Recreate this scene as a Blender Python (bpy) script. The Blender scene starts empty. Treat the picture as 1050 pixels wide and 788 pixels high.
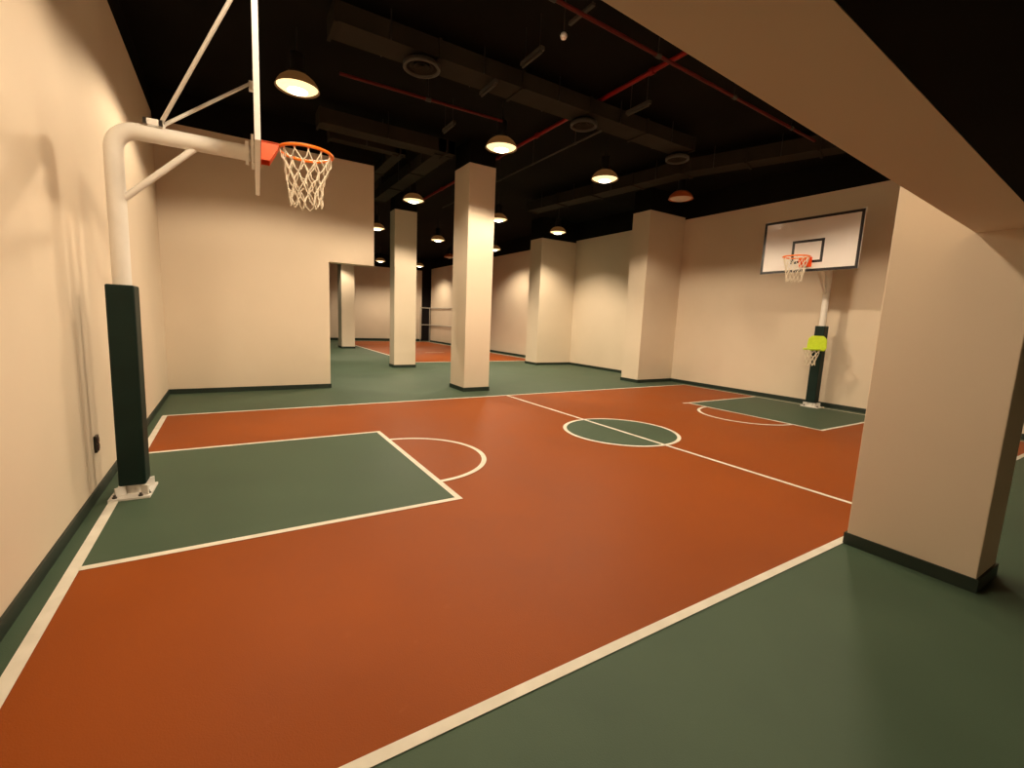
import bpy, bmesh, math, random
from mathutils import Vector, Matrix, Euler
random.seed(7)
C = bpy.context.scene.collection
PI = math.pi

# ------------------------------------------------------------------ materials
def principled(name, col, rough=.6, metal=0., spec=.5, emit=None, estr=0.):
    m = bpy.data.materials.new(name); m.use_nodes = True
    nt = m.node_tree; b = nt.nodes['Principled BSDF']
    b.inputs['Base Color'].default_value = (*col, 1)
    b.inputs['Roughness'].default_value = rough
    b.inputs['Metallic'].default_value = metal
    b.inputs['Specular IOR Level'].default_value = spec
    if emit:
        b.inputs['Emission Color'].default_value = (*emit, 1)
        b.inputs['Emission Strength'].default_value = estr
    return m

def mottle(m, c1, c2, scale=1.5, detail=4., lo=.35, hi=.65, bump=0., bscale=60., rough=None, speck=None):
    """Object-space noise between two paint tones, optional fine bump and scuff specks."""
    nt = m.node_tree; N = nt.nodes; L = nt.links; b = N['Principled BSDF']
    tc = N.new('ShaderNodeTexCoord')
    n = N.new('ShaderNodeTexNoise'); n.inputs['Scale'].default_value = scale; n.inputs['Detail'].default_value = detail
    L.new(tc.outputs['Object'], n.inputs['Vector'])
    r = N.new('ShaderNodeValToRGB')
    r.color_ramp.elements[0].position = lo; r.color_ramp.elements[0].color = (*c1, 1)
    r.color_ramp.elements[1].position = hi; r.color_ramp.elements[1].color = (*c2, 1)
    L.new(n.outputs['Fac'], r.inputs['Fac'])
    out = r.outputs['Color']
    if speck:
        v = N.new('ShaderNodeTexNoise'); v.inputs['Scale'].default_value = 9.; v.inputs['Detail'].default_value = 6.
        L.new(tc.outputs['Object'], v.inputs['Vector'])
        r2 = N.new('ShaderNodeValToRGB')
        r2.color_ramp.elements[0].position = .69; r2.color_ramp.elements[0].color = (0, 0, 0, 1)
        r2.color_ramp.elements[1].position = .85; r2.color_ramp.elements[1].color = (1, 1, 1, 1)
        L.new(v.outputs['Fac'], r2.inputs['Fac'])
        mx = N.new('ShaderNodeMix'); mx.data_type = 'RGBA'
        L.new(r2.outputs['Color'], mx.inputs[0]); L.new(out, mx.inputs[6]); mx.inputs[7].default_value = (*speck, 1)
        out = mx.outputs[2]
    L.new(out, b.inputs['Base Color'])
    if rough:
        mr = N.new('ShaderNodeMapRange'); mr.inputs['To Min'].default_value = rough[0]; mr.inputs['To Max'].default_value = rough[1]
        L.new(n.outputs['Fac'], mr.inputs['Value']); L.new(mr.outputs['Result'], b.inputs['Roughness'])
    if bump:
        n2 = N.new('ShaderNodeTexNoise'); n2.inputs['Scale'].default_value = bscale; n2.inputs['Detail'].default_value = 3.
        L.new(tc.outputs['Object'], n2.inputs['Vector'])
        bp = N.new('ShaderNodeBump'); bp.inputs['Strength'].default_value = bump; bp.inputs['Distance'].default_value = .01
        L.new(n2.outputs['Fac'], bp.inputs['Height']); L.new(bp.outputs['Normal'], b.inputs['Normal'])
    return m

M = {}
M['wall'] = mottle(principled('cream_wall_paint', (.72, .61, .48), .75, spec=.25), (.70, .592, .463), (.735, .623, .492), .7, 3., bump=.05)
M['green'] = mottle(principled('green_acrylic', (.07, .11, .075), .6, spec=.22), (.060, .100, .063), (.074, .118, .075), 1.1, 5., bump=.12, bscale=160., rough=(.45, .65), speck=(.085, .128, .082))
M['red'] = mottle(principled('brick_red_acrylic', (.29, .08, .02), .55, spec=.14), (.285, .062, .006), (.32, .072, .008), .8, 5., bump=.12, bscale=160., rough=(.42, .62), speck=(.35, .092, .020))
M['line'] = mottle(principled('court_line_paint', (.82, .78, .68), .6, spec=.3), (.76, .72, .62), (.86, .82, .72), 6., 4.)
M['base'] = mottle(principled('dark_green_baseboard', (.012, .024, .016), .5), (.011, .022, .015), (.015, .028, .019), 4.)
M['ceil'] = mottle(principled('black_ceiling_paint', (.008, .007, .006), .9, spec=.05), (.006, .0055, .005), (.010, .009, .0075), .8)
M['duct'] = mottle(principled('charcoal_duct', (.03, .026, .02), .8, spec=.1), (.022, .019, .014), (.029, .025, .019), 2.)
M['ring'] = principled('grey_diffuser_metal', (.06, .056, .05), .6, spec=.2)
M['grey'] = principled('grey_conduit', (.05, .046, .04), .6, spec=.2)
M['redpipe'] = principled('red_sprinkler_pipe', (.20, .007, .005), .5, spec=.2)
M['reddim'] = principled('dull_red_pipe', (.08, .006, .005), .6, spec=.2)
M['rail'] = principled('pale_grey_rail', (.42, .39, .34), .6)
M['bracket'] = principled('red_orange_bracket', (.95, .10, .004), .45)
M['white'] = mottle(principled('white_hoop_paint', (.80, .77, .72), .4, spec=.4), (.77, .74, .69), (.83, .80, .75), 5.)
M['board'] = principled('white_backboard_face', (.86, .82, .80), .12, spec=.6)
M['black'] = principled('black_marking_paint', (.012, .010, .014), .4)
M['orange'] = principled('orange_rim_paint', (.95, .21, .008), .4)
M['net'] = principled('white_net_cord', (.80, .72, .58), .8)
M['pad'] = mottle(principled('dark_green_vinyl_pad', (.004, .018, .014), .5, spec=.25), (.0035, .016, .0125), (.005, .021, .0165), 4.)
M['lime'] = mottle(principled('lime_plastic', (.55, .72, .02), .4), (.50, .68, .015), (.60, .76, .03), 20.)
M['steel'] = principled('dark_steel_bolt', (.10, .09, .08), .4, metal=.8)
M['dark'] = principled('dark_socket_plastic', (.02, .014, .010), .5)
M['void'] = principled('dark_recess_shade', (.015, .008, .008), .8)  # near-black colour stands in for the darkness inside the far opening
M['housing'] = principled('black_lamp_housing', (.02, .018, .016), .5)
M['dome'] = principled('amber_glow_lamp_dome', (.03, .016, .010), .5, emit=(1., .40, .10), estr=.10)  # weak amber emission put in for the orange glow around lit lamps
M['domeoff'] = principled('floor_tinted_lamp_dome', (.55, .13, .035), .4)  # acrylic dome; the red floor's reflection is put into its base colour
M['glass'] = principled('glowing_lamp_glass', (1, .95, .85), .4, emit=(1., .72, .34), estr=1.9)
M['bulb'] = principled('glowing_bulb', (1, .97, .92), .4, emit=(1., .90, .72), estr=12.)
M['glassoff'] = principled('unlit_lamp_glass', (.55, .45, .36), .3)
M['ball'] = principled('white_detector_plastic', (.85, .83, .86), .5)

# ------------------------------------------------------------------ mesh helpers
class MB:
    def __init__(s): s.v = []; s.f = []; s.mi = []; s.sm = []
    def add(s, vs, fs, mi=0, smooth=False):
        o = len(s.v); s.v += [tuple(v) for v in vs]
        for f in fs: s.f.append([i + o for i in f]); s.mi.append(mi); s.sm.append(smooth)
    def box(s, x0, x1, y0, y1, z0, z1, mi=0):
        vs = [(x, y, z) for z in (z0, z1) for x, y in ((x0, y0), (x1, y0), (x1, y1), (x0, y1))]
        s.add(vs, [(3, 2, 1, 0), (4, 5, 6, 7), (0, 1, 5, 4), (1, 2, 6, 5), (2, 3, 7, 6), (3, 0, 4, 7)], mi); return s
    def prism(s, poly, z0, z1, mi=0):
        n = len(poly)
        vs = [(x, y, z0) for x, y in poly] + [(x, y, z1) for x, y in poly]
        s.add(vs, [list(range(n))[::-1], list(range(n, 2 * n))] + [(i, (i + 1) % n, n + (i + 1) % n, n + i) for i in range(n)], mi); return s
    def tube(s, pts, r, n=12, mi=0, closed=False, cap=True):
        pts = [Vector(p) for p in pts]; k = len(pts); rings = []
        rr = r if isinstance(r, (list, tuple)) else [r] * k
        prev = None
        for i, p in enumerate(pts):
            if closed: t = (pts[(i + 1) % k] - pts[i - 1])
            else: t = pts[min(i + 1, k - 1)] - pts[max(i - 1, 0)]
            t.normalize()
            if prev is None:
                a = Vector((0, 0, 1)) if abs(t.z) < .9 else Vector((1, 0, 0))
                u = t.cross(a).normalized()
            else:
                u = (prev - t * prev.dot(t)).normalized()
            prev = u; w = t.cross(u)
            rings.append([p + (u * math.cos(2 * PI * j / n) + w * math.sin(2 * PI * j / n)) * rr[i] for j in range(n)])
        vs = [q for rg in rings for q in rg]; fs = []
        for i in range(k if closed else k - 1):
            a = i * n; b = ((i + 1) % k) * n
            fs += [(a + j, a + (j + 1) % n, b + (j + 1) % n, b + j) for j in range(n)]
        s.add(vs, fs, mi, n > 5)
        if cap and not closed:
            s.add(rings[0], [list(range(n))[::-1]], mi); s.add(rings[-1], [list(range(n))], mi)
        return s
    def lathe(s, prof, n=32, mi=0, c=(0, 0, 0), smooth=True):
        vs = []; k = len(prof)
        for j in range(n):
            a = 2 * PI * j / n
            vs += [(c[0] + r * math.cos(a), c[1] + r * math.sin(a), c[2] + z) for r, z in prof]
        fs = []
        for j in range(n):
            for i in range(k - 1):
                a = j * k + i; b = ((j + 1) % n) * k + i
                fs.append((a, b, b + 1, a + 1))
        s.add(vs, fs, mi, smooth); return s
    def disc(s, c, r, n=40, mi=0, r2=None, sx=1):
        a = [2 * PI * j / n for j in range(n)]
        vs = [(c[0] + r * math.cos(t), c[1] + r * math.sin(t), c[2]) for t in a]
        if r2 is None: s.add(vs, [list(range(n))], mi)
        else:
            vs += [(c[0] + r2 * math.cos(t), c[1] + r2 * math.sin(t), c[2]) for t in a]
            s.add(vs, [(i, (i + 1) % n, n + (i + 1) % n, n + i) for i in range(n)], mi)
        return s
    def build(s, name, mats, parent=None, bevel=0., fix=True):
        me = bpy.data.meshes.new(name)
        bm = bmesh.new(); vs = [bm.verts.new(v) for v in s.v]
        for f, mi, sm in zip(s.f, s.mi, s.sm):
            try: fc = bm.faces.new([vs[i] for i in f])
            except ValueError: continue
            fc.material_index = mi; fc.smooth = sm
        if fix: bmesh.ops.recalc_face_normals(bm, faces=bm.faces)
        bm.to_mesh(me); bm.free()
        for m in (mats if isinstance(mats, (list, tuple)) else [mats]): me.materials.append(m)
        o = bpy.data.objects.new(name, me); C.objects.link(o)
        if parent: o.parent = parent
        if bevel:
            b = o.modifiers.new('bevel', 'BEVEL'); b.width = bevel; b.segments = 2; b.limit_method = 'ANGLE'
        return o

def tag(o, label, cat, group=None):
    o['label'] = label; o['category'] = cat
    if group: o['group'] = group
    return o
def thing(name, label, cat, loc=(0, 0, 0), rz=0., group=None):
    o = bpy.data.objects.new(name, None); C.objects.link(o); o.empty_display_size = .2
    o.location = loc; o.rotation_euler = (0, 0, rz)
    return tag(o, label, cat, group)
def struct(o): o['kind'] = 'structure'; return o
def kids(o): return list(o.children)
def copy_tree(o, parent=None):
    c = o.copy(); C.objects.link(c)
    if parent: c.parent = parent
    for ch in kids(o): copy_tree(ch, c)
    return c

# ------------------------------------------------------------------ floor with the painted courts
XL, XR = -.131, 11.97          # end walls
YB = 8.78                      # back wall plane
CL, CW = 11.69, 6.732          # court length and width
KH, KD, CR = 1.303, 2.545, .84 # key half width, key depth, circle radius
MID = CW / 2
LW = .055
f = MB()
def rect(x0, x1, y0, y1, z, mi): f.add([(x0, y0, z), (x1, y0, z), (x1, y1, z), (x0, y1, z)], [(0, 1, 2, 3)], mi)
def ring(cx, cy, r, a0, a1, z, mi, n=64):
    vs = []
    for i in range(n + 1):
        a = a0 + (a1 - a0) * i / n
        vs += [(cx + (r - LW / 2) * math.cos(a), cy + (r - LW / 2) * math.sin(a), z), (cx + (r + LW / 2) * math.cos(a), cy + (r + LW / 2) * math.sin(a), z)]
    f.add(vs, [(2 * i, 2 * i + 1, 2 * i + 3, 2 * i + 2) for i in range(n)], mi)
h = LW / 2
f.box(-7, 13.5, -4.2, 31, -.15, 0, 0)
z1, z2, z3 = .0015, .003, .0045
rect(0, CL, 0, CW, z1, 1)
rect(0, KD, MID - KH, MID + KH, z2, 0)
rect(CL - KD, CL, MID - KH, MID + KH, z2, 0)
f.disc((CL / 2, MID, z2), CR, 64, 0)
rect(-h, CL + h, -h, h, z3, 2); rect(-h, CL + h, CW - h, CW + h, z3, 2)
rect(-h * 1.15, h * 1.15, h, CW - h, z3, 2); rect(CL - h, CL + h, h, CW - h, z3, 2)
rect(CL / 2 - h, CL / 2 + h, h, CW - h, z3, 2)
for x0, x1 in ((h, KD + h), (CL - KD - h, CL - h)):
    rect(x0, x1, MID - KH - h, MID - KH + h, z3, 2); rect(x0, x1, MID + KH - h, MID + KH + h, z3, 2)
rect(KD - h, KD + h, MID - KH + h, MID + KH - h, z3, 2)
rect(CL - KD - h, CL - KD + h, MID - KH + h, MID + KH - h, z3, 2)
rect(CL - KD - .16, CL - KD - h, MID + KH - h, MID + KH + h, z3, 2)
ring(CL / 2, MID, CR, 0, 2 * PI, z3 + .001, 2, 96)
ring(KD, MID, CR, -PI / 2, PI / 2, z3 + .001, 2)
ring(CL - KD, MID, CR, PI / 2, 1.5 * PI, z3 + .001, 2)
# the second court beyond the columns
X2, Y2, Y3 = 6.27, 13.75, 26.3
rect(X2, 11.6, Y2, Y3, z1, 1)
for a in ((X2 - .04, 11.6, Y2 - .04, Y2 + .04), (X2 - .04, X2 + .04, Y2, Y3), (X2, 11.6, Y3 - .05, Y3 + .05), (11.56, 11.64, Y2, Y3), (8.3, 9.2, 17.85, 17.92)):
    rect(*a, z3, 2)
fl = struct(f.build('floor', [M['green'], M['red'], M['line']], fix=False))

# ------------------------------------------------------------------ walls, header, ceiling
def wall(name, *boxes, mat='wall', prisms=()):
    b = MB()
    for x in boxes: b.box(*x)
    for p in prisms: b.prism(*p)
    return struct(b.build(name, M[mat]))
wall('wall_left', (XL - .25, XL, -4.2, YB + .3, 0, 4.83))
wall('wall_back', (XL, 2.66, YB, YB + .3, 0, 4.71), (2.66, 3.585, YB, YB + .3, 2.645, 4.71))
wall('wall_right', (XR, XR + .25, -4.2, 26.6, 0, 4.62))
wall('wall_far', (-7, 11.5, 27.0, 27.25, 0, 4.5))
wall('wall_recess', (11.3, 12.6, 27.6, 27.8, 0, 5.25), mat='void')  # added panel behind the gap, its shade painted in as near-black
wall('wall_near', (XL, XR, -4.2, -4.0, 0, 2.6))
wall('wall_corridor', (-7.2, -7, YB, 27.25, 0, 4.6))
BT, BD = .09, .014
wall('baseboard_left', (XL, XL + BD, -4.0, YB, 0, BT), mat='base')
wall('baseboard_back', (XL, 2.66 + BD, YB - BD, YB, 0, BT), mat='base')
wall('baseboard_right', (XR - BD, XR, -4.0, 7.42, 0, BT), (XR - BD, XR, 8.05, 12.2, 0, BT), (XR - BD, XR, 12.93, 26.6, 0, BT), mat='base')
wall('baseboard_far', (-7, 11.5, 27.0 - .03, 27.0, 0, .14), mat='base')
# ceiling: high black slab over the courts, low black slab over the near aisle
def yf(x): return -.465 + .058 * (x - 4.84)      # far edge of the cream beam
BW = .288
slab = MB()
slab.box(-7.2, 13.5, -1.2, 31, 5.25, 5.45)
low = [(XL, yf(XL) - BW), (XL, -4.2), (XR, -4.2), (XR, yf(XR) - BW)]
slab.prism(low, 2.262, 2.50)
struct(slab.build('ceiling', M['ceil']))
# dark band of bare wall between the cream paint and the ceiling slab
dk = MB()
dk.box(XL - .25, XL - .01, -1.0, YB + .3, 4.83, 5.25); dk.box(XR + .01, XR + .25, -1.0, 26.6, 4.62, 5.25)
dk.box(XL, 3.57, YB + .02, YB + .28, 4.71, 5.25); dk.box(-7, 11.5, 27.02, 27.25, 4.5, 5.25)
struct(dk.build('trim_1', M['ceil']))
# cream beam
bm_ = MB(); bm_.prism([(XL, yf(XL)), (XL, yf(XL) - BW), (XR, yf(XR) - BW), (XR, yf(XR))], 2.26, 5.25)
tag(bm_.build('ceiling_beam', M['wall']), 'wide cream beam crossing overhead from upper middle of the photo to the near pillar', 'beam')

# ------------------------------------------------------------------ columns
def column(name, label, cat, x0, x1, y0, y1, ztop, group, sides='wens', cap=0):
    t = thing(name, label, cat, ((x0 + x1) / 2, (y0 + y1) / 2, 0), 0, group)
    a, b = (x1 - x0) / 2, (y1 - y0) / 2
    s = MB(); s.box(-a, a, -b, b, 0, ztop)
    s.build('shaft', M['wall'], t, bevel=.006)
    if cap:
        u = MB(); u.box(-a + .01, a - .01, -b + .01, b - .01, ztop, 5.25); u.build('unpainted_top', M['ceil'], t)
    k = MB(); d = BD
    w, e, n_, s_ = ('w' in sides), ('e' in sides), ('n' in sides), ('s' in sides)
    if s_: k.box(-a - d * w, a + d * e, -b - d, -b, 0, BT)
    if n_: k.box(-a - d * w, a + d * e, b, b + d, 0, BT)
    if w: k.box(-a - d, -a, -b, b, 0, BT)
    if e: k.box(a, a + d, -b, b, 0, BT)
    k.build('baseboard', M['base'], t)
    return t
column('column', 'tall square cream column just past the far sideline, largest of the freestanding ones', 'column', 5.18, 5.80, 7.45, 8.18, 4.78, None, cap=1)
column('column', 'square cream column behind and left of the largest one, edge of the second court', 'column', 5.12, 5.80, 12.25, 12.72, 4.70, None, cap=1)
column('column', 'farthest slim cream column seen through the opening under the wall header', 'column', 5.2, 5.78, 20.3, 21.1, 4.6, None, cap=1)
column('pillar', 'broad cream pillar in right foreground carrying the overhead beam', 'pillar', 4.84, 5.26, -.755, -.035, 5.25, None)
column('wall_pier', 'cream pier projecting from the right wall nearer the white backboard', 'pier', 10.55, XR, 7.42, 8.05, 4.68, None, sides='wns', cap=1)
column('wall_pier', 'cream pier projecting from the right wall beyond the first pier, left in the photo', 'pier', 10.4, XR, 12.2, 12.93, 4.54, None, sides='wns', cap=1)

# ------------------------------------------------------------------ basketball hoop (faces +x, pole at its origin)
RIMX, RIMZ, RIMR = 1.365, 3.04, .225      # from the pole axis
BRDX = .985
def net_mesh(n, R0, R1, H, rows, r, c, jit):
    b = MB(); rnd = random.Random(3)
    pts = {}
    for k in range(rows + 1):
        t = k / rows
        rad = R0 + (R1 - R0) * (t ** .75) + (.012 if k == rows else 0)
        for j in range(n):
            a = 2 * PI * (j + .5 * (k % 2)) / n
            pts[k, j] = (c[0] + rad * math.cos(a) + rnd.uniform(-jit, jit) * (k > 0), c[1] + rad * math.sin(a) + rnd.uniform(-jit, jit) * (k > 0), c[2] - H * t + rnd.uniform(-jit, jit) * (k > 0))
    for k in range(rows):
        for j in range(n):
            o = j + (k % 2)
            for q in ((o) % n, (o - 1) % n):
                p0, p1 = Vector(pts[k, j]), Vector(pts[k + 1, q])
                m = (p0 + p1) / 2; m.x += rnd.uniform(-jit, jit); m.z -= jit
                b.tube([p0, m, p1], r, 6)
    for j in range(n): b.tube([(pts[0, j][0], pts[0, j][1], c[2] + .02), pts[0, j]], r * 1.2, 6)
    return b
def make_hoop(label):
    t = thing('basketball_hoop', label, 'basketball hoop')
    # pole and arm in one bent tube, each its own part
    b = MB(); R = .16; pr = .062; za = 2.945
    b.tube([(0, 0, .02), (0, 0, 1.4), (0, 0, za - R)] + [(R - R * math.cos(a), 0, za - R + R * math.sin(a)) for a in [PI / 2 * i / 10 for i in range(1, 11)]], pr, 24)
    b.build('pole', M['white'], t)
    b = MB(); b.tube([(R, 0, za), (BRDX - .06, 0, za)], pr * 1.02, 24); b.tube([(BRDX - .1, 0, za), (BRDX - .075, 0, za)], .095, 24)
    b.box(BRDX - .055, BRDX - .035, -.11, .11, za - .10, za + .13)
    b.build('arm', M['white'], t)
    b = MB(); b.tube([(.0, 0, 2.38), (.06, 0, 2.44), (.50, 0, 2.875), (.55, 0, 2.92)], .026, 12); b.build('brace', M['white'], t)
    p = MB(); p.box(-.092, .09, -.095, .095, .10, 1.75); p.build('pole_pad', M['pad'], t, bevel=.012)
    # base plate
    p = MB(); p.box(-.15, .125, -.17, .19, .0, .022)
    for sx, sy in ((-1, -1), (1, -1), (1, 1), (-1, 1)):
        p.prism([(sx * .055, sy * .055), (sx * .115, sy * .12), (sx * .105, sy * .13), (sx * .045, sy * .065)], .022, .10)
    bp = p.build('base_plate', M['white'], t, bevel=.004)
    for x, y in ((.06, -.145), (.105, -.10), (-.11, -.14), (-.11, .16), (.09, .16)):
        n = MB(); n.tube([(x, y, .02), (x, y, .034)], .017, 6); n.tube([(x, y, .034), (x, y, .05)], .009, 8); n.build('bolt', M['steel'], bp)
    # strut bracket and struts
    s = MB(); s.box(.20, .225, -.07, .07, za + .055, za + .10); s.box(.30, .325, -.07, .07, za + .055, za + .10)
    s.box(.20, .325, -.07, -.055, za + .055, za + .10); s.box(.20, .325, .055, .07, za + .055, za + .10)
    s.build('strut_bracket', M['white'], t)
    for sy in (-1, 1):
        s = MB(); s.tube([(.31, .03 * sy, za + .09), (BRDX - .055, .875 * sy, 3.86)], .0145, 10)
        s.box(BRDX - .065, BRDX - .03, .865 * sy - .03, .865 * sy + .03, 3.79, 3.875)
        s.build('strut', M['white'], t)
    # backboard 1.80 x 1.05
    x0 = BRDX - .03; x1 = BRDX + .01; zb, zt, hw = 2.795, 3.845, .90
    bk = MB(); bk.box(x0, x1, -hw, hw, zb, zt); bo = bk.build('backboard', [M['board']], t, bevel=.004)
    e = x1 + .0015; mk = MB(); w = .05
    mk.box(x1 - .001, e, -hw, hw, zt - w, zt); mk.box(x1 - .001, e, -hw, hw, zb, zb + w)
    mk.box(x1 - .001, e, -hw, -hw + w, zb + w, zt - w); mk.box(x1 - .001, e, hw - w, hw, zb + w, zt - w)
    mk.build('border_line', M['black'], bo)
    mk = MB(); a, b0, b1 = .295, 2.96, 3.41
    mk.box(x1 - .001, e, -a, a, b1 - w, b1); mk.box(x1 - .001, e, -a, a, b0, b0 + w)
    mk.box(x1 - .001, e, -a, -a + w, b0 + w, b1 - w); mk.box(x1 - .001, e, a - w, a, b0 + w, b1 - w)
    mk.build('target_square', M['black'], bo)
    # rim with bracket
    r = MB(); r.tube([(RIMX + RIMR * math.cos(2 * PI * i / 48), RIMR * math.sin(2 * PI * i / 48), RIMZ) for i in range(48)], .0135, 10, closed=True)
    for j in range(12):
        a = 2 * PI * j / 12
        r.tube([(RIMX + .222 * math.cos(a - .05), .222 * math.sin(a - .05), RIMZ - .008), (RIMX + .212 * math.cos(a), .212 * math.sin(a), RIMZ - .03), (RIMX + .222 * math.cos(a + .05), .222 * math.sin(a + .05), RIMZ - .008)], .004, 6)
    ro = r.build('rim', M['orange'], t)
    g = MB(); 
    for sy in (-1, 1):      # two side cheeks, pentagonal in profile
        prof = [(x1, RIMZ - .145), (x1 + .075, RIMZ - .145), (x1 + .125, RIMZ - .055), (x1 + .145, RIMZ - .01), (x1 + .145, RIMZ + .008), (x1, RIMZ + .008)]
        k = len(prof); y0_, y1_ = sy * .075, sy * .085
        g.add([(x, y0_, z) for x, z in prof] + [(x, y1_, z) for x, z in prof], [list(range(k)), list(range(k, 2 * k))] + [(i, (i + 1) % k, k + (i + 1) % k, k + i) for i in range(k)])
    g.box(x1, x1 + .15, -.085, .085, RIMZ - .003, RIMZ + .011)
    g.box(x1, x1 + .01, -.11, .11, RIMZ - .16, RIMZ + .03)
    g.add([(x1 + .075, -.085, RIMZ - .145), (x1 + .075, .085, RIMZ - .145), (x1 + .145, .085, RIMZ - .012), (x1 + .145, -.085, RIMZ - .012)], [(0, 1, 2, 3)])
    g.build('rim_bracket', M['bracket'], ro)
    net_mesh(12, .212, .125, .44, 5, .0056, (RIMX, 0, RIMZ - .03), .012).build('net', M['net'], t)
    return t
hoop = make_hoop('near left white basketball hoop with dark green padded pole by the left wall')
hoop.location = (.120, MID, 0); hoop.rotation_euler = (0, math.radians(.5), math.radians(-2.7))
for ch in hoop.children:
    if ch.name.startswith('base_plate'): ch.rotation_euler = (0, math.radians(-.5), 0)
hoop2 = copy_tree(hoop)
hoop2.location = (CL - .10, MID, 0); hoop2.rotation_euler = (0, 0, PI)
for ch in hoop2.children:
    if ch.name.startswith('base_plate'): ch.rotation_euler = (0, 0, 0)
hoop2['label'] = 'far right basketball hoop with black-edged white backboard facing the court'
for o in (hoop, hoop2): o['group'] = 'basketball hoops at the court ends'

# small lime toy hoop strapped to the far pole pad
t = thing('toy_hoop', 'small lime yellow toy hoop with a white net strapped to the far pole pad', 'toy hoop', (CL - .10 - .096, MID, 1.22), PI); t.scale = (1.28, 1.28, 1.28)
b = MB()
prof = [(-.12, 0), (.12, 0), (.15, .05), (.14, .20), (.09, .25), (-.09, .25), (-.14, .20), (-.15, .05)]
k = len(prof)
b.add([(0, y, z) for y, z in prof] + [(.022, y, z) for y, z in prof], [list(range(k)), list(range(k, 2 * k))] + [(i, (i + 1) % k, k + (i + 1) % k, k + i) for i in range(k)])
b.build('backboard', M['lime'], t, bevel=.006)
b = MB(); b.tube([(.155 + .115 * math.cos(2 * PI * i / 32), .115 * math.sin(2 * PI * i / 32), .03) for i in range(32)], .014, 10, closed=True); b.box(.02, .05, -.04, .04, .01, .05)
b.build('rim', M['lime'], t)
net_mesh(8, .11, .06, .26, 4, .006, (.155, 0, .02), .012).build('net', M['net'], t)
for s_ in (-1, 1):
    b = MB(); b.box(-.06, .0, s_ * .082 - .003, s_ * .082 + .003, .09, .12); b.build('strap', M['lime'], t)

# ------------------------------------------------------------------ socket on the left wall
t = thing('wall_socket', 'small dark wall socket low on the left wall behind the padded pole', 'socket', (XL, 3.46, .44))
b = MB(); b.box(0, .018, -.045, .045, -.07, .07); b.build('cover_plate', M['dark'], t, bevel=.004)
b = MB(); b.box(.018, .024, -.026, .026, .008, .05); b.box(.018, .024, -.026, .026, -.05, -.008); b.build('outlet_face', M['black'], t)

# ------------------------------------------------------------------ high bay lamps
LZ = 4.5
WARM = (1., .805, .56)
def make_lamp(lit, label, dome='dome', glass='glass'):
    t = thing('high_bay_lamp', label, 'ceiling lamp')
    b = MB(); b.lathe([(.0, .44), (.06, .44), (.085, .42), (.085, .22), (.11, .20), (.11, .15), (.0, .15)], 24); b.build('housing', M['housing'], t)
    b = MB(); b.tube([(0, 0, .44), (0, 0, 5.25 - LZ)], .012, 8); b.build('hanging_rod', M['housing'], t)
    b = MB(); b.lathe([(.10, .165), (.16, .145), (.215, .10), (.25, .05), (.265, .005), (.272, 0), (.268, -.005), (.258, .005), (.243, .05), (.208, .095), (.155, .137), (.10, .155)], 36)
    b.build('reflector_dome', M[dome], t)
    b = MB(); b.lathe([(.125, -.034), (.16, -.024), (.22, -.002), (.252, .02), (.20, .03), (.125, .035)], 36); b.build('lens', M[glass], t)
    b = MB(); b.lathe([(.0, -.062), (.06, -.056), (.10, -.044), (.125, -.030), (.125, .03), (0, .04)], 32); b.build('bulb', M['bulb' if lit else glass], t)
    return t
def lamp_light(t, power, cone, blend, wide):
    l = bpy.data.lights.new('lamp_glow', 'SPOT'); l.energy = power; l.color = WARM
    l.spot_size = math.radians(cone); l.spot_blend = blend; l.shadow_soft_size = .14
    # wide-beam reflector: the lamp throws more sideways than straight down
    l.use_nodes = True; nt = l.node_tree; N = nt.nodes; em = N['Emission']
    g = N.new('ShaderNodeNewGeometry'); sx = N.new('ShaderNodeSeparateXYZ'); nt.links.new(g.outputs['Incoming'], sx.inputs[0])
    a = N.new('ShaderNodeMath'); a.operation = 'ABSOLUTE'; nt.links.new(sx.outputs['Z'], a.inputs[0])
    b = N.new('ShaderNodeMath'); b.operation = 'MAXIMUM'; b.inputs[1].default_value = .3; nt.links.new(a.outputs[0], b.inputs[0])
    d = N.new('ShaderNodeMath'); d.operation = 'DIVIDE'; d.inputs[0].default_value = .55; nt.links.new(b.outputs[0], d.inputs[1])
    e = N.new('ShaderNodeMath'); e.operation = 'POWER'; e.inputs[1].default_value = wide; nt.links.new(d.outputs[0], e.inputs[0])
    nt.links.new(e.outputs[0], em.inputs['Strength'])
    o = bpy.data.objects.new('lamp_glow', l); C.objects.link(o); o.parent = t; o.location = (0, 0, -.05)
P = 900.
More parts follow.
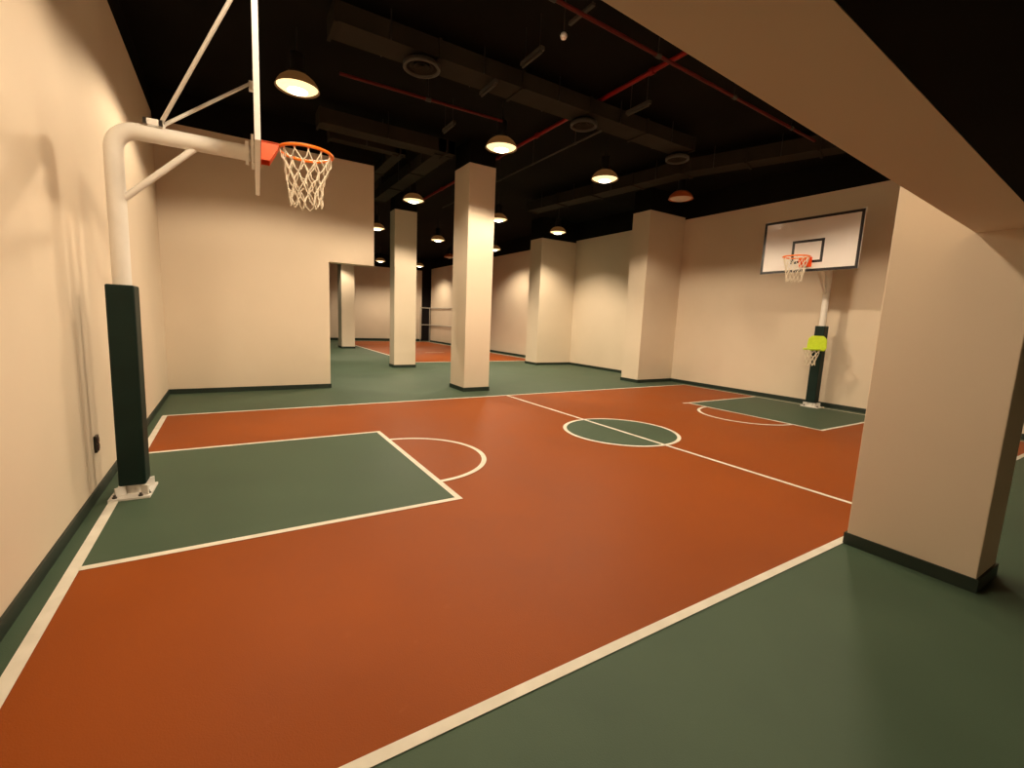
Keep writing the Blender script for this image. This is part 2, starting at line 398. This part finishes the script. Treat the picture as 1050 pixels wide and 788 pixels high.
lamps = [((1.737, 5.584), 'large lit ceiling lamp above the near rim, leftmost of the front lamps', (.85, 155, .25, .40)),
 ((4.917, 5.705), 'lit ceiling lamp just above the top of the largest freestanding column', (.85, 154, .25, .2)),
 ((7.424, 5.847), 'lit ceiling lamp right of the largest column, nearest lit one to the right pier', (1., 155, .22, .6)),
 ((4.954, 10.183), 'lit ceiling lamp directly over the second freestanding column', (1., 145, .35, .5)),
 ((7.682, 10.599), 'lit ceiling lamp peeking out right beside the upper part of largest column', (1., 145, .45, .5)),
 ((10.091, 10.889), 'lit ceiling lamp above the farther wall pier', (1., 128, .6, 0.)),
 ((7.735, 15.305), 'small lit ceiling lamp midway between the two tall columns in the photo', (1., 138, .5, .3)),
 ((10.410, 15.658), 'small lit ceiling lamp half hidden right of the largest column, lower of two', (1., 146, .6, 0.)),
 ((5.254, 14.669), 'lit ceiling lamp half hidden by the end edge of the back wall header', (1., 140, .5, .5)),
 ((8.018, 24.114), 'tiny far lit ceiling lamp at the lower corner of the wall header', (1., 146, .6, .2)),
 ((10.400, 24.528), 'tiny far lit ceiling lamp just right of the second freestanding column', (1., 146, .6, .2)),
 ((1.768, 10.295), 'lit ceiling lamp out of view in the corridor behind the back wall', (1., 140, .4, .5)),
 ((1.768, 15.322), 'lit ceiling lamp out of view farther along the corridor behind the back wall', (1., 140, .4, .5)),
 ((4.95, 19.3), 'lit ceiling lamp out of view behind the header, close to the farthest column', (1., 104, .35, 0.)),
 ((1.5, 1.1), 'lit ceiling lamp above the near sideline, out of view over the near left hoop side', (.75, 155, .25, .40)),
 ((5.050, 1.25), 'lit ceiling lamp above the near sideline hidden over the middle of the beam', (.75, 155, .22, .6)),
 ((7.700, 1.25), 'lit ceiling lamp above the near sideline hidden behind the right part of the beam', (.75, 155, .22, .6))]
proto = None
for (x, y), lab, k in lamps:
    if proto is None: o = proto = make_lamp(True, lab)
    else: o = copy_tree(proto); o['label'] = lab
    o.location = (x, y, LZ); o['group'] = 'high bay lamps under the black ceiling'
L0 = [o for o in C.objects if o.name.startswith('high_bay_lamp')]
for o, (xy, lab, k) in zip(L0, lamps): lamp_light(o, P * k[0], *k[1:])
off = make_lamp(False, 'unlit orange-brown ceiling lamp near the right wall above the corner pier', 'domeoff', 'glassoff'); off.location = (9.715, 5.802, LZ)
off2 = copy_tree(off); off2.location = (10.076, 19.494, LZ); off2['label'] = 'tiny unlit orange-brown ceiling lamp far back beside the largest column, left side'
for o in (off, off2): o['group'] = 'high bay lamps under the black ceiling'

# ------------------------------------------------------------------ ceiling services
def rod(b, x, y, z0): b.tube([(x, y, z0), (x, y, 5.25)], .008, 6)
def duct(name, label, pts, w, hgt, zc, flange=1.2, mat='duct', cat='duct'):
    """Rectangular duct along a poly-line at height zc with flange collars."""
    t = thing(name, label, cat, (pts[0][0], pts[0][1], zc))
    ox, oy = pts[0]
    b = MB()
    for i, ((x0, y0), (x1, y1)) in enumerate(zip(pts[:-1], pts[1:])):
        d = Vector((x1 - x0, y1 - y0)); L = d.length; d /= L; n = Vector((-d.y, d.x)) * w / 2
        e0 = w / 2 if i > 0 else 0; e1 = w / 2 if i < len(pts) - 2 else 0
        p0 = Vector((x0 - ox, y0 - oy)) - d * e0; p1 = Vector((x1 - ox, y1 - oy)) + d * e1
        b.prism([tuple(p0 - n), tuple(p1 - n), tuple(p1 + n), tuple(p0 + n)], -hgt / 2 - .002 * i, hgt / 2 - .002 * i)
        k = max(1, int(L / flange)); n2 = n * (1 + .05 / w)
        for j in range(k + 1):
            c = Vector((x0 - ox, y0 - oy)) + d * (L * j / k)
            a_, b_ = c - d * .02, c + d * .02
            MB().prism([tuple(a_ - n2), tuple(b_ - n2), tuple(b_ + n2), tuple(a_ + n2)], -hgt / 2 - .025, hgt / 2 + .005).build('flange', M[mat], t)
            if j < k:
                q = c + d * (L / k / 2)
                for s in (-1, 1):
                    r_ = q + n * s * 1.06; MB().tube([(r_.x, r_.y, -hgt / 2), (r_.x, r_.y, 5.25 - zc)], .008, 6).build('hanger_rod', M['housing'], t)
    b.build('duct_run', M[mat], t)
    return t
duct('air_duct', 'long dark rectangular air duct crossing the ceiling between the two round diffusers', [(2.02, 4.74), (8.4, 4.74)], .42, .22, 5.02)
duct('air_duct', 'dark elbow shaped air duct turning above the left of the largest column', [(2.3, 7.5), (4.62, 7.5), (4.62, 12.1)], .34, .24, 4.92)
duct('air_duct', 'dark air duct running along the right wall towards the far piers', [(10.55, 2.0), (9.35, 5.4), (8.75, 10.4)], .42, .26, 4.98)
duct('air_duct', 'narrow dark inner elbow air duct just left of the second column top', [(2.6, 8.25), (3.95, 8.25), (3.95, 11.3)], .22, .18, 4.95)
def diffuser(x, y, r, label):
    t = thing('round_diffuser', label, 'ceiling diffuser', (x, y, 4.8), 0, 'round ceiling diffusers')
    b = MB(); b.lathe([(r - .02, .03), (r - .02, .0), (r, -.012), (r + .02, .0), (r + .02, .05), (r - .035, .05)], 40); b.build('outer_ring', M['ring'], t)
    for q in (.30, .55, .78): MB().lathe([(r * q - .02, .06), (r * q + .03, .02), (r * q + .035, .025), (r * q - .015, .07)], 32).build('cone_ring', M['duct'], t)
    b = MB(); b.lathe([(r * .95, .04), (r * .95, .07), (r * .9, .085), (0, .085)], 32); b.build('neck', M['ceil'], t)
    return t
diffuser(3.12, 4.72, .22, 'round ceiling diffuser with grey ring on the long duct, left one over the court')
diffuser(5.93, 4.78, .20, 'round ceiling diffuser with grey ring where the conduit starts, right of middle')
diffuser(8.35, 4.85, .20, 'dim round ceiling diffuser at the right end of the long duct')
def pipe(name, label, pts, r, mat, cat='pipe', couple=1.3, cm=None):
    t = thing(name, label, cat, pts[0]); o = Vector(pts[0])
    b = MB(); q = [tuple(Vector(p) - o) for p in pts]; b.tube(q, r, 10); b.build('pipe_run', M[mat], t)
    for a, e in zip(pts[:-1], pts[1:]):
        a, e = Vector(a) - o, Vector(e) - o; d = e - a; L = d.length; d.normalize(); k = max(1, int(L / couple))
        for j in range(k):
            p = a + d * (L * (j + .5) / k); MB().tube([tuple(p - d * .04), tuple(p + d * .04)], r * 1.45, 10).build('coupling', M[cm or mat], t)
            MB().tube([tuple(p), (p.x, p.y, 5.25 - o.z)], .006, 6).build('hanger_rod', M['housing'], t)
    return t
pipe('sprinkler_pipe', 'red sprinkler pipe running lengthwise past the left round diffuser', [(2.25, 5.49, 4.8), (4.75, 5.42, 4.8)], .022, 'reddim', cm='grey')
pipe('sprinkler_pipe', 'thick bright red sprinkler main running across above the middle of court', [(6.10, 1.4, 5.185), (6.10, 7.1, 5.185), (6.10, 13.5, 5.185)], .034, 'redpipe')
pipe('sprinkler_pipe', 'thin red sprinkler pipe parallel to and beside the cream beam', [(2.9, 2.62, 4.78), (9.3, 2.83, 4.78)], .022, 'reddim', cm='grey')
pipe('conduit', 'straight grey conduit running back from the right of middle round diffuser', [(6.24, 4.7, 4.78), (6.30, 11.5, 4.78)], .016, 'grey', 'conduit')
def batten(x, y, label, L=.46, rod=.45):
    t = thing('batten_fitting', label, 'light fitting', (x, y, 4.8), 0, 'small unlit batten fittings')
    b = MB(); b.box(-.03, .03, -L / 2, L / 2, .02, .07); b.build('body', M['grey'], t, bevel=.006)
    b = MB(); b.tube([(0, -L / 2 + .02, .005), (0, L / 2 - .02, .005)], .015, 8); b.build('tube_lamp', M['grey'], t)
    for s in (-1, 1): MB().tube([(0, s * L * .35, .07), (0, s * L * .35, rod)], .005, 6).build('hanger_rod', M['housing'], t)
batten(4.17, 3.70, 'small unlit batten fitting next to the white detector')
batten(4.10, 4.69, 'small unlit batten fitting crossing the long duct', rod=.09)
batten(6.21, 3.86, 'small unlit batten fitting right of the red main pipe')
batten(4.19, 6.27, 'small unlit batten fitting left of the lamp above the largest column')
t = thing('smoke_detector', 'small white round detector under the black ceiling', 'detector', (4.19, 3.09, 4.8))
b = MB(); b.lathe([(0, -.035), (.03, -.028), (.042, 0), (.03, .03), (0, .036)], 20); b.build('dome', M['ball'], t)
b = MB(); b.tube([(0, 0, .03), (0, 0, .45)], .008, 8); b.build('stem', M['grey'], t)
b = MB(); b.box(-.02, .02, -.5, -.10, .06, .09); b.build('arm', M['grey'], t)

# ------------------------------------------------------------------ two-rail barrier in the far corner
t = thing('guard_rail', 'grey two rail barrier along the far right wall and across the dark recess', 'rail', (11.90, 22.5, 0))
for z in (1.07, 2.15):
    b = MB(); b.tube([(0, 0, z), (0, 4.1, z), (-.62, 4.1, z)], .028, 8); b.build('rail', M['rail'], t)
for x, y in ((0, 0), (0, 4.1), (-.62, 4.1)):
    b = MB(); b.tube([(x, y, 0), (x, y, 2.2)], .028, 8); b.build('post', M['rail'], t)

# ------------------------------------------------------------------ camera, world, view
cam = bpy.data.cameras.new('camera'); co = bpy.data.objects.new('camera', cam); C.objects.link(co)
co.location = (.855, -1.455, 1.6)
co.rotation_euler = (math.radians(81.994), math.radians(-2.379), math.radians(-31.678))
cam.sensor_width = 36; cam.lens = 465.14 / 1050 * 36; cam.clip_start = .02; cam.clip_end = 200
bpy.context.scene.camera = co
w = bpy.data.worlds.new('world'); w.use_nodes = True; bpy.context.scene.world = w
w.node_tree.nodes['Background'].inputs['Color'].default_value = (.010, .007, .004, 1)
w.node_tree.nodes['Background'].inputs['Strength'].default_value = 1.
vs = bpy.context.scene.view_settings
vs.view_transform = 'Standard'; vs.look = 'None'; vs.gamma = 1.; vs.use_curve_mapping = False
vs.exposure = -.30
